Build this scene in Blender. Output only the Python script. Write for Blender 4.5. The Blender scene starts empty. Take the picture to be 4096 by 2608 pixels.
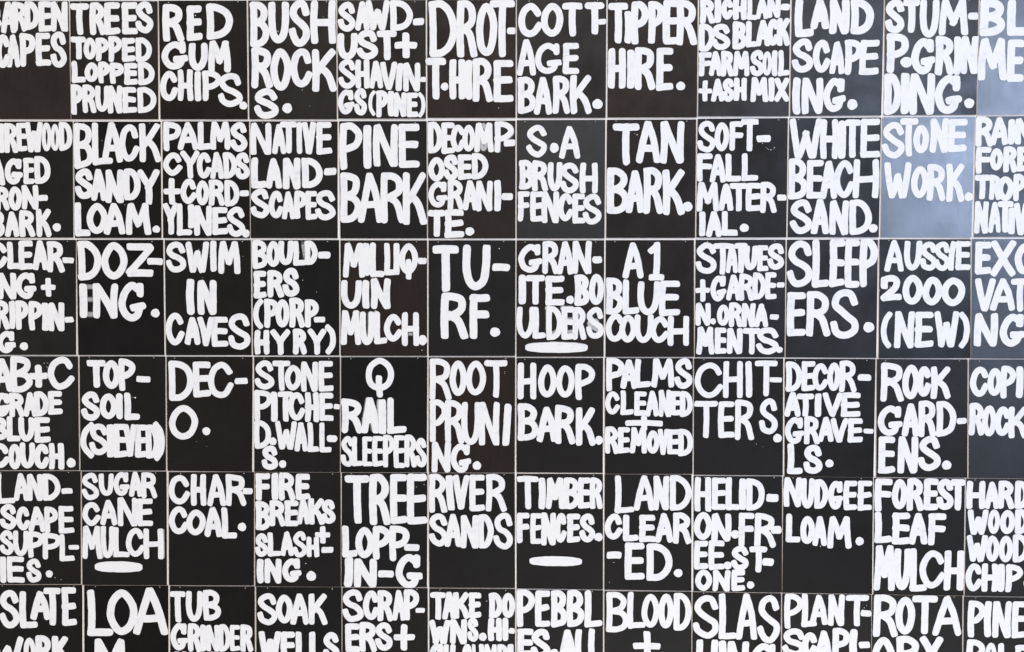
import bpy, math, random
from mathutils import Matrix, Vector
import numpy as np

C = bpy.context.scene.collection
scene = bpy.context.scene

# ------------------------------------------------------------------ camera, light, exposure
cam_data = bpy.data.cameras.new('camera')
cam_data.sensor_width = 36.0
cam_data.lens = 35.0
cam_data.clip_end = 200.0
cam_data.clip_start = 0.05
cam = bpy.data.objects.new('camera', cam_data)
C.objects.link(cam)
M = [[0.99941127, -0.0028587, 0.03418965], [0.03428846, 0.04877941, -0.99822085], [0.00118586, 0.99880548, 0.04884872]]
L = [0.15035, -5.11935, 0.41469]
cam.matrix_world = Matrix([[M[0][0], M[0][1], M[0][2], L[0]],
                           [M[1][0], M[1][1], M[1][2], L[1]],
                           [M[2][0], M[2][1], M[2][2], L[2]],
                           [0, 0, 0, 1]])
scene.camera = cam

world = bpy.data.worlds.new('World')
scene.world = world
world.use_nodes = True
bg = world.node_tree.nodes['Background']
bg.inputs['Color'].default_value = (1.0, 0.97, 0.95, 1)
bg.inputs['Strength'].default_value = 0.06


def area(name, loc, target, sx, sy, power, col):
    d = bpy.data.lights.new(name, 'AREA')
    d.shape = 'RECTANGLE'
    d.size, d.size_y = sx, sy
    d.energy = power
    d.color = col
    o = bpy.data.objects.new(name, d)
    C.objects.link(o)
    o.location = loc
    o.rotation_euler = (Vector(target) - Vector(loc)).to_track_quat('-Z', 'Y').to_euler()
    return o


# the room's ceiling bank and the window on the right, plus two added fill lamps
area('ceiling_light', (-0.5, -6.7, 6.4), (0, 0, 0), 9.0, 3.0, 550, (1.0, 0.95, 0.905))
area('side_fill', (-10.0, -2.8, -1.0), (-0.6, 0, -0.2), 3.0, 3.0, 530, (1.0, 0.965, 0.95))  # added fill from far left, no lamp of the room
area('low_fill', (2.4, -3.2, -8.4), (0.4, 0, -0.6), 6.0, 2.5, 950, (1.0, 0.96, 0.93))  # added fill from below in place of floor bounce, evens out the wall
area('window_light', (5.2, -6.0, 1.75), (1.0, 0, 0.2), 2.6, 2.4, 265, (0.53, 0.68, 1.0))

scene.view_settings.view_transform = 'Standard'
scene.view_settings.look = 'None'
scene.view_settings.exposure = 0.0
scene.view_settings.gamma = 1.0
scene.view_settings.use_curve_mapping = False
scene.render.engine = 'CYCLES'
scene.cycles.transparent_max_bounces = 24
scene.cycles.filter_width = 1.5


# ------------------------------------------------------------------ materials
class NT:
    def __init__(self, name):
        self.m = bpy.data.materials.new(name)
        self.m.use_nodes = True
        self.t = self.m.node_tree
        self.b = self.t.nodes['Principled BSDF']
        self.out = self.t.nodes['Material Output']

    def n(self, typ, **kw):
        nd = self.t.nodes.new(typ)
        for k, v in kw.items():
            setattr(nd, k, v)
        return nd

    def l(self, a, b):
        self.t.links.new(a, b)

    def noise(self, vec, scale, detail=4, rough=0.55):
        nd = self.n('ShaderNodeTexNoise')
        nd.inputs['Scale'].default_value = scale
        nd.inputs['Detail'].default_value = detail
        nd.inputs['Roughness'].default_value = rough
        if vec is not None:
            self.l(vec, nd.inputs['Vector'])
        return nd.outputs['Fac']

    def math(self, op, a, b=None, clamp=False):
        nd = self.n('ShaderNodeMath', operation=op, use_clamp=clamp)
        for i, v in enumerate((a, b)):
            if v is None:
                continue
            if isinstance(v, (int, float)):
                nd.inputs[i].default_value = v
            else:
                self.l(v, nd.inputs[i])
        return nd.outputs[0]

    def mapr(self, v, a, b, c, d, smooth=False):
        nd = self.n('ShaderNodeMapRange')
        if smooth:
            nd.interpolation_type = 'SMOOTHSTEP'
        self.l(v, nd.inputs[0])
        for i, x in enumerate((a, b, c, d)):
            if isinstance(x, (int, float)):
                nd.inputs[i + 1].default_value = x
            else:
                self.l(x, nd.inputs[i + 1])
        return nd.outputs[0]

    def mix(self, f, a, b):
        nd = self.n('ShaderNodeMix', data_type='RGBA')
        if isinstance(f, (int, float)):
            nd.inputs[0].default_value = f
        else:
            self.l(f, nd.inputs[0])
        for i, v in ((6, a), (7, b)):
            if isinstance(v, tuple):
                nd.inputs[i].default_value = (*v, 1)
            else:
                self.l(v, nd.inputs[i])
        return nd.outputs[2]


def mat_black():
    k = NT('black_board_paint')
    g = k.n('ShaderNodeAttribute', attribute_type='OBJECT', attribute_name='gloss').outputs['Fac']
    br = k.n('ShaderNodeAttribute', attribute_type='OBJECT', attribute_name='brown').outputs['Fac']
    tc = k.n('ShaderNodeTexCoord').outputs['Object']
    rnd = k.n('ShaderNodeObjectInfo').outputs['Random']
    off = k.n('ShaderNodeVectorMath', operation='ADD')
    k.l(tc, off.inputs[0])
    cmb = k.n('ShaderNodeCombineXYZ')
    k.l(k.math('MULTIPLY', rnd, 37.0), cmb.inputs[1])
    k.l(cmb.outputs[0], off.inputs[1])
    v = off.outputs[0]
    # brushed-on paint: broad patches, wide brush strokes, fine grain
    mp = k.n('ShaderNodeMapping')
    mp.inputs['Scale'].default_value = (1.0, 1.0, 0.16)
    k.l(v, mp.inputs['Vector'])
    patches = k.noise(v, 5.0, 5, 0.6)
    strokes = k.noise(mp.outputs[0], 60.0, 3, 0.6)
    grain = k.noise(v, 420.0, 2, 0.5)
    base = k.mix(br, (0.0056, 0.0051, 0.0050), (0.0185, 0.0112, 0.0086))
    tone = k.math('ADD', k.mapr(patches, 0.3, 0.7, 0.75, 1.25), k.mapr(strokes, 0.3, 0.7, -0.15, 0.15))
    vm = k.n('ShaderNodeVectorMath', operation='SCALE')
    k.l(base, vm.inputs[0])
    k.l(tone, vm.inputs['Scale'])
    k.l(vm.outputs[0], k.b.inputs['Base Color'])
    rg = k.mapr(g, 0.0, 1.0, 0.54, 0.40)
    amp = k.mapr(g, 0.5, 1.0, 0.07, 0.015)
    rg = k.math('ADD', rg, k.math('MULTIPLY', amp, k.mapr(patches, 0.3, 0.7, 1.0, -1.0)))
    rg = k.math('ADD', rg, k.mapr(strokes, 0.3, 0.7, 0.015, -0.015))
    k.l(rg, k.b.inputs['Roughness'])
    sp = k.mapr(g, 0.12, 1.0, 0.05, 1.0)
    sp = k.math('MULTIPLY', sp, k.math('ADD', 1.0, k.math('MULTIPLY', k.mapr(g, 0.5, 1.0, 0.2, 0.09), k.mapr(patches, 0.35, 0.65, -1.0, 1.0))))
    k.l(sp, k.b.inputs['Specular IOR Level'])
    k.l(k.mapr(g, 0.4, 1.0, 1.5, 1.75), k.b.inputs['IOR'])
    bp = k.n('ShaderNodeBump')
    bp.inputs['Strength'].default_value = 0.22
    bp.inputs['Distance'].default_value = 0.0006
    k.l(k.math('ADD', grain, k.math('MULTIPLY', strokes, 0.8)), bp.inputs['Height'])
    k.l(bp.outputs[0], k.b.inputs['Normal'])
    return k.m


def mat_paint():
    k = NT('white_brush_paint')
    uv = k.n('ShaderNodeUVMap', uv_map='brush').outputs[0]
    tc = k.n('ShaderNodeTexCoord').outputs['Object']
    dry = k.n('ShaderNodeAttribute', attribute_name='dry').outputs['Fac']
    mp = k.n('ShaderNodeMapping')
    mp.inputs['Scale'].default_value = (0.9, 13.0, 1.0)
    k.l(uv, mp.inputs['Vector'])
    streak = k.noise(mp.outputs[0], 1.6, 4, 0.6)
    cloud = k.noise(tc, 22.0, 4, 0.6)
    t = k.math('ADD', k.math('MULTIPLY', streak, 0.6), cloud)
    col = k.mix(k.mapr(t, 0.55, 0.8, 0.0, 1.0, True), (0.69, 0.70, 0.735), (0.805, 0.80, 0.795))
    k.l(col, k.b.inputs['Base Color'])
    k.b.inputs['Roughness'].default_value = 0.6
    k.b.inputs['Specular IOR Level'].default_value = 0.3
    bp = k.n('ShaderNodeBump')
    bp.inputs['Strength'].default_value = 0.25
    bp.inputs['Distance'].default_value = 0.0008
    k.l(streak, bp.inputs['Height'])
    k.l(bp.outputs[0], k.b.inputs['Normal'])
    a = k.math('ADD', dry, k.mapr(streak, 0.25, 0.75, -0.24, 0.24))
    a = k.mapr(a, 0.5, 1.25, 1.0, 0.12, True)
    tr = k.n('ShaderNodeBsdfTransparent')
    mx = k.n('ShaderNodeMixShader')
    k.l(a, mx.inputs[0])
    k.l(tr.outputs[0], mx.inputs[1])
    k.l(k.b.outputs[0], mx.inputs[2])
    k.l(mx.outputs[0], k.out.inputs['Surface'])
    return k.m


def mat_edge():
    k = NT('raw_hardboard_edge')
    tc = k.n('ShaderNodeTexCoord').outputs['Object']
    n = k.noise(tc, 60.0, 4, 0.6)
    k.l(k.mix(n, (0.66, 0.53, 0.44), (0.80, 0.71, 0.62)), k.b.inputs['Base Color'])
    k.b.inputs['Roughness'].default_value = 0.85
    return k.m


def mat_wall():
    k = NT('white_wall_paint')
    tc = k.n('ShaderNodeTexCoord').outputs['Object']
    n = k.noise(tc, 3.0, 4, 0.6)
    k.l(k.mix(n, (0.84, 0.835, 0.82), (0.88, 0.875, 0.865)), k.b.inputs['Base Color'])
    k.b.inputs['Roughness'].default_value = 0.8
    bp = k.n('ShaderNodeBump')
    bp.inputs['Strength'].default_value = 0.2
    bp.inputs['Distance'].default_value = 0.001
    k.l(k.noise(tc, 300.0, 2, 0.5), bp.inputs['Height'])
    k.l(bp.outputs[0], k.b.inputs['Normal'])
    return k.m


def mat_nail():
    k = NT('nail_metal')
    tc = k.n('ShaderNodeTexCoord').outputs['Object']
    n = k.noise(tc, 900.0, 2, 0.5)
    k.l(k.mix(n, (0.42, 0.40, 0.37), (0.6, 0.58, 0.54)), k.b.inputs['Base Color'])
    k.b.inputs['Metallic'].default_value = 0.6
    k.b.inputs['Roughness'].default_value = 0.45
    return k.m


BLACK, PAINT, EDGE, WALL, NAIL = mat_black(), mat_paint(), mat_edge(), mat_wall(), mat_nail()


def mesh_obj(name, verts, faces, mats, parent=None, fmat=None):
    me = bpy.data.meshes.new(name)
    me.from_pydata(verts, [], faces)
    for m in mats:
        me.materials.append(m)
    if fmat:
        me.polygons.foreach_set('material_index', fmat)
    o = bpy.data.objects.new(name, me)
    C.objects.link(o)
    o.parent = parent
    return o


# ------------------------------------------------------------------ the wall behind the signs
def box(x0, x1, y0, y1, z0, z1):
    v = [(x0, y0, z0), (x1, y0, z0), (x1, y1, z0), (x0, y1, z0), (x0, y0, z1), (x1, y0, z1), (x1, y1, z1), (x0, y1, z1)]
    f = [(0, 3, 2, 1), (4, 5, 6, 7), (0, 1, 5, 4), (1, 2, 6, 5), (2, 3, 7, 6), (3, 0, 4, 7)]
    return v, f


w = mesh_obj('wall', *box(-7, 7, 0.0, 0.2, -4.5, 4.5), [WALL])
w['kind'] = 'structure'

# ------------------------------------------------------------------ brush lettering
# strokes of each letter as centre lines in a unit box, x to the right and y downwards.
# ('l', points) a straight pull of the brush, ('c', points) a curved one, ('o', points) closed
GLYPH = {
    'A': [('c', [(.47, 0), (.22, .48), (0, 1)]), ('c', [(.5, 0), (.8, .42), (1, 1)]), ('l', [(.2, .68), (.84, .66)])],
    'B': [('l', [(.02, 0), (.02, 1)]), ('c', [(.02, 0), (.48, .01), (.82, .1), (.88, .24), (.7, .39), (.22, .47)]),
          ('c', [(.22, .47), (.72, .53), (1, .7), (.88, .89), (.5, .98), (.02, 1)])],
    'C': [('c', [(.93, .24), (.76, .06), (.48, 0), (.16, .17), (0, .52), (.13, .84), (.42, 1), (.74, .93), (1, .7)])],
    'D': [('l', [(.0, 0), (.02, 1)]), ('c', [(.0, 0), (.42, .01), (.82, .18), (1, .48), (.86, .79), (.48, .97), (.02, 1)])],
    'E': [('l', [(.03, 0), (.02, 1)]), ('l', [(.02, 0), (.97, 0)]), ('l', [(.02, .48), (.92, .47)]), ('l', [(.02, 1), (1, .98)])],
    'F': [('l', [(.03, 0), (.02, 1)]), ('l', [(.02, 0), (1, 0)]), ('l', [(.02, .47), (.95, .46)])],
    'G': [('c', [(.84, .14), (.5, 0), (.15, .2), (0, .54), (.14, .86), (.42, 1), (.72, .93), (.84, .76)]),
          ('l', [(.56, .68), (1, .65)]), ('l', [(.9, .02), (.9, .26)])],
    'H': [('l', [(.02, 0), (0, 1)]), ('l', [(.98, 0), (1, 1)]), ('l', [(.02, .51), (.98, .5)])],
    'I': [('l', [(.5, 0), (.5, 1)])],
    'K': [('l', [(.0, 0), (.02, 1)]), ('l', [(.95, 0), (.1, .56)]), ('c', [(.28, .42), (.72, .64), (1, 1)])],
    'L': [('l', [(.03, 0), (.02, 1)]), ('l', [(.02, 1), (1, .98)])],
    'M': [('l', [(.1, 0), (0, 1)]), ('l', [(.13, 0), (.5, .66)]), ('l', [(.86, 0), (.5, .66)]), ('l', [(.88, 0), (1, 1)])],
    'N': [('l', [(.03, 0), (0, 1)]), ('l', [(.08, 0), (.9, 1)]), ('l', [(1, 0), (.97, 1)])],
    'O': [('o', [(.5, 0), (.16, .18), (0, .52), (.13, .84), (.46, 1), (.82, .86), (1, .5), (.86, .18)])],
    'P': [('l', [(.02, 0), (.02, 1)]), ('c', [(.02, 0), (.5, .01), (.9, .11), (1, .27), (.82, .43), (.45, .53), (.05, .57)])],
    'Q': [('o', [(.5, 0), (.14, .16), (0, .42), (.12, .68), (.48, .82), (.84, .68), (1, .42), (.86, .14)]), ('l', [(.46, .52), (.5, 1)])],
    'R': [('l', [(.02, 0), (0, 1)]), ('c', [(.02, 0), (.46, .01), (.82, .1), (.9, .25), (.75, .4), (.2, .51)]),
          ('c', [(.3, .48), (.72, .64), (1, 1)])],
    'S': [('c', [(.93, .22), (.78, .04), (.48, 0), (.16, .1), (.06, .26), (.28, .42), (.66, .54), (.95, .68), (.96, .86), (.66, .99), (.32, .98), (.1, .88), (.0, .73)])],
    'T': [('l', [(0, 0), (1, 0)]), ('l', [(.5, 0), (.52, 1)])],
    'U': [('c', [(.02, 0), (0, .5), (.14, .86), (.46, 1), (.8, .86), (.97, .5), (1, 0)])],
    'V': [('l', [(0, 0), (.46, 1)]), ('l', [(1, 0), (.52, 1)])],
    'W': [('l', [(0, 0), (.22, 1)]), ('l', [(.5, .36), (.26, 1)]), ('l', [(.52, .36), (.72, 1)]), ('l', [(1, 0), (.78, 1)])],
    'X': [('l', [(0, 0), (1, 1)]), ('l', [(1, 0), (0, 1)])],
    'Y': [('l', [(0, 0), (.5, .48)]), ('l', [(1, 0), (.48, .52)]), ('l', [(.49, .45), (.52, 1)])],
    'Z': [('l', [(.05, 0), (.95, 0)]), ('l', [(.97, .03), (.03, .97)]), ('l', [(.05, 1), (.93, 1)])],
    '1': [('l', [(0, .18), (.5, .02)]), ('l', [(.55, 0), (.5, .98)]), ('l', [(.1, 1), (1, 1)])],
    '2': [('c', [(0, .3), (.12, .05), (.5, 0), (.8, .16), (.7, .48), (.3, .78), (0, .98)]), ('l', [(0, 1), (.95, .95)]), ('l', [(0, .08), (.02, .38)])],
    '(': [('c', [(1, 0), (.3, .2), (0, .52), (.25, .8), (.9, 1)])],
    ')': [('c', [(0, 0), (.75, .2), (1, .5), (.75, .8), (.1, 1)])],
}


# how wide the brush may be against the letter's width and height
LIMW = {'M': .285, 'W': .27, 'N': .355, 'O': .375, 'D': .385, 'U': .385, 'A': .36, 'H': .4, 'B': .4, 'R': .4, 'Q': .36,
        'S': .4, 'C': .42, 'G': .4, 'P': .42, 'V': .4, '(': .48, ')': .48}
LIMH = {'E': .265, 'S': .245, 'B': .25, 'G': .25, '2': .28, 'R': .3, 'A': .3, 'F': .28}


def catmull(p, closed):
    p = np.array(p, float)
    n = len(p)
    out = []
    rng_ = range(n if closed else n - 1)
    for i in rng_:
        if closed:
            a, b, c, d = p[i - 1], p[i], p[(i + 1) % n], p[(i + 2) % n]
        else:
            b, c = p[i], p[i + 1]
            a = p[i - 1] if i > 0 else 2 * b - c
            d = p[i + 2] if i + 2 < n else 2 * c - b
        for t in np.linspace(0, 1, 12, endpoint=False):
            out.append(.5 * (2 * b + (c - a) * t + (2 * a - 5 * b + 4 * c - d) * t * t + (3 * b - a - 3 * c + d) * t ** 3))
    out.append(p[0] if closed else p[-1])
    return np.array(out)


def resample(p, step):
    d = np.hypot(*np.diff(p, axis=0).T)
    s = np.concatenate([[0], np.cumsum(d)])
    n = max(4, int(round(s[-1] / step)) + 1)
    q = np.linspace(0, s[-1], n)
    return np.stack([np.interp(q, s, p[:, 0]), np.interp(q, s, p[:, 1])], 1), q


def wob(s, rng, freq):
    """smooth 1-D noise along the stroke"""
    x = s * freq
    return sum(rng.uniform(.4, 1) / k * np.sin(x * k * rng.uniform(.8, 1.25) + rng.uniform(0, 6.28)) for k in (1, 2, 3.7)) * .6


class Paint:
    """collects brush strokes of one painted line (coordinates in millimetres, x right, y up)"""

    def __init__(self):
        self.v, self.f, self.uv, self.dry = [], [], [], []

    def stroke(self, pts, wd, kind, lift, rng, dry0=0.0, cap=.5, taper=None):
        p = catmull(pts, kind == 'o') if kind != 'l' else np.array(pts, float)
        p, s = resample(p, max(2.5, wd * .16))
        if kind == 'l':
            t = (p[-1] - p[0]) / max(1e-6, s[-1])
            bow = rng.uniform(-.03, .03) * min(s[-1], wd * 4)
            p = p + np.outer(np.sin(np.pi * s / s[-1]) * bow, [-t[1], t[0]])
        tg = np.gradient(p, axis=0)
        tg /= np.maximum(1e-9, np.hypot(*tg.T))[:, None]
        if kind == 'o':
            # run a little past the start, as a brush does when it closes a ring
            tg[0] = tg[-1] = (tg[1] + tg[-2]) / np.hypot(*(tg[1] + tg[-2]))
        ang = np.unwrap(np.arctan2(tg[:, 1], tg[:, 0]))
        kap = np.gradient(ang, s)
        kap = np.convolve(np.pad(kap, 1, 'edge'), [.25, .5, .25], 'valid')
        hw = wd * .5
        hl = hw * (1 + .045 * wob(s / wd, rng, 3.0) + .012 * wob(s / wd, rng, 11))
        hr = hw * (1 + .045 * wob(s / wd, rng, 3.0) + .012 * wob(s / wd, rng, 11))
        if taper is not None:
            k = taper(s / s[-1])
            hl, hr = hl * k, hr * k
        # the inside of a tight turn closes up
        rad = .92 / np.maximum(1e-6, abs(kap))
        hl = np.where(kap > 0, np.minimum(hl, rad), hl)
        hr = np.where(kap < 0, np.minimum(hr, rad), hr)
        rows = []
        sk0, sk1 = rng.uniform(-.16, .16), rng.uniform(-.16, .16)
        if kind != 'o' and cap > 0:
            nn = rng.uniform(2.1, 3.6)
            for e in (.985, .93, .8, .5):
                k = (1 - e ** nn) ** (1 / nn)
                rows.append((p[0] - tg[0] * wd * cap * e * rng.uniform(.97, 1.03), tg[0], hl[0] * k, hr[0] * k, -e * cap, sk0 * e))
        for i in range(len(p)):
            rows.append((p[i], tg[i], hl[i], hr[i], s[i] / wd, 0))
        if kind != 'o' and cap > 0:
            nn = rng.uniform(2.1, 3.6)
            for e in (.5, .8, .93, .985):
                k = (1 - e ** nn) ** (1 / nn)
                rows.append((p[-1] + tg[-1] * wd * cap * e * rng.uniform(.95, 1.04), tg[-1], hl[-1] * k, hr[-1] * k, s[-1] / wd + e * cap, sk1 * e))
        n = len(rows)
        b = len(self.v)
        endry = rng.uniform(0, .42) if rng.random() < .55 else 0
        edgel, edger = (rng.uniform(.25, .7) if rng.random() < .7 else rng.uniform(.7, 1.0) for _ in range(2))
        u0 = rng.uniform(0, 50)
        for i, (c, t, a, d, u, sk) in enumerate(rows):
            nx, ny = -t[1], t[0]
            z = lift + .05 * i / n
            f = i / (n - 1)
            de = endry * max(0, (f - .72) / .28) ** 1.3
            for off, vv, h, dr in ((a, 0, -.06, edgel), (a * .62, .19, .14, .02), (-d * .62, .81, .14, .02), (-d, 1, -.06, edger)):
                cx = c[0] + nx * off + t[0] * sk * off
                cy = c[1] + ny * off + t[1] * sk * off
                self.v.append((cx, cy, z + h))
                self.uv.append((u + u0, vv + u0 * .37))
                self.dry.append(dry0 + dr + de)
        for i in range(n - 1):
            for j in range(3):
                q = b + i * 4 + j
                self.f.append((q, q + 1, q + 5, q + 4))

    def dot(self, cx, cy, rx, ry, lift, rng, dry=0.0):
        b = len(self.v)
        n = 36
        ph = rng.uniform(0, 6.28)
        self.v.append((cx, cy, lift + .15)); self.uv.append((0, .5)); self.dry.append(dry)
        for k in (.8, 1.0):
            for i in range(n):
                a = 2 * math.pi * i / n
                r = k * (1 + .025 * math.sin(3 * a + ph) + .02 * math.sin(5 * a + ph * 2))
                self.v.append((cx + rx * r * math.cos(a), cy + ry * r * math.sin(a), lift + (.12 if k < 1 else -.06)))
                self.uv.append((k, i / n)); self.dry.append(dry + (.05 if k < 1 else .3))
        for i in range(n):
            j = (i + 1) % n
            self.f.append((b, b + 1 + i, b + 1 + j))
            self.f.append((b + 1 + i, b + 1 + n + i, b + 1 + n + j, b + 1 + j))

    def glyph(self, ch, x0, x1, y0, y1, skew, bw, lift, rng):
        """ch painted to fill the box x0..x1 (left, right), y0..y1 (top, bottom)"""
        w_, h_ = x1 - x0, y0 - y1
        ghost = 0.0
        if ch.islower():
            # an earlier, wiped-off letter showing as a thin grey film
            ch, ghost, lift = ch.upper(), .86, -.45
        if ch == '.':
            self.dot((x0 + x1) / 2, (y0 + y1) / 2, w_ / 2, h_ / 2, lift, rng)
            return 1
        if ch == '-':
            t = h_ * .94
            ym = (y0 + y1) / 2
            dy = rng.uniform(-.03, .03) * h_
            self.stroke([(x0 + t * .36, ym - dy), (x1 - t * .36, ym + dy)], t, 'l', lift, rng, cap=.36)
            return 1
        if ch == '~':
            ym = (y0 + y1) / 2
            self.stroke([(x0, ym), (x1, ym)], h_, 'l', -.45, rng, dry0=.95, cap=.02)
            return 1
        if ch == '_':
            ym = (y0 + y1) / 2
            self.stroke([(x0 + 6, ym), ((x0 + x1) / 2, ym + .02 * h_), (x1 - 6, ym)], h_, 'c', lift, rng, cap=.04,
                        taper=lambda f: .42 + .58 * np.sqrt(np.maximum(0, 1 - (2 * f - 1) ** 2)))
            return 1
        if ch == '+':
            xm, ym = (x0 + x1) / 2, (y0 + y1) / 2
            b2 = min(bw, w_ * .36, h_ * .42)
            self.stroke([(xm, y0 - b2 * .4), (xm + rng.uniform(-2, 2), y1 + b2 * .4)], b2, 'l', lift, rng, cap=.4)
            self.stroke([(x0 + b2 * .35, ym), (x1 - b2 * .35, ym + rng.uniform(-2, 2))], b2 * .95, 'l', lift + .1, rng, cap=.35)
            return 2
        b2 = min(bw, h_ * .45)
        if ch != 'I':
            b2 = min(b2 * .95, w_ * LIMW.get(ch, .42) * 1.09, h_ * LIMH.get(ch, .4))
        else:
            b2 = min(bw * 1.1, (w_ - abs(skew) * .8) * .96)
        ix, iy = max(.5, w_ - b2), max(1, h_ - b2 * .96)
        st = GLYPH[ch]
        jx = lambda: rng.uniform(-.022, .022)
        for i, (kind, pts) in enumerate(st):
            P = []
            for (a, c) in pts:
                a2 = a + jx() if 0 < a < 1 else a
                c2 = c + jx() if 0 < c < 1 else c
                X = x0 + b2 / 2 + a2 * ix
                Y = y0 - b2 * .48 - c2 * iy
                if ch == 'I':
                    X = (x0 + x1) / 2
                X += skew * (.5 - c2) * (1.0 if ch == 'I' else .5)
                P.append((X, Y))
            self.stroke(P, b2 * rng.uniform(.97, 1.03), kind, lift + .1 * i, rng, dry0=ghost)
        return len(st)

    def build(self, name, parent, ox, oz, y, bend):
        me = bpy.data.meshes.new(name)
        me.from_pydata([((a - ox) * .001, y - c * .001 + bend(a, b), (b - oz) * .001) for a, b, c in self.v], [], self.f)
        uvl = me.uv_layers.new(name='brush')
        li = np.empty(len(me.loops), dtype=np.int32)
        me.loops.foreach_get('vertex_index', li)
        uvl.data.foreach_set('uv', np.array(self.uv, dtype=np.float32)[li].ravel())
        at = me.attributes.new('dry', 'FLOAT', 'POINT')
        at.data.foreach_set('value', np.array(self.dry, dtype=np.float32))
        me.materials.append(PAINT)
        me.polygons.foreach_set('use_smooth', [True] * len(me.polygons))
        o = bpy.data.objects.new(name, me)
        C.objects.link(o)
        o.parent = parent
        return o


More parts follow.
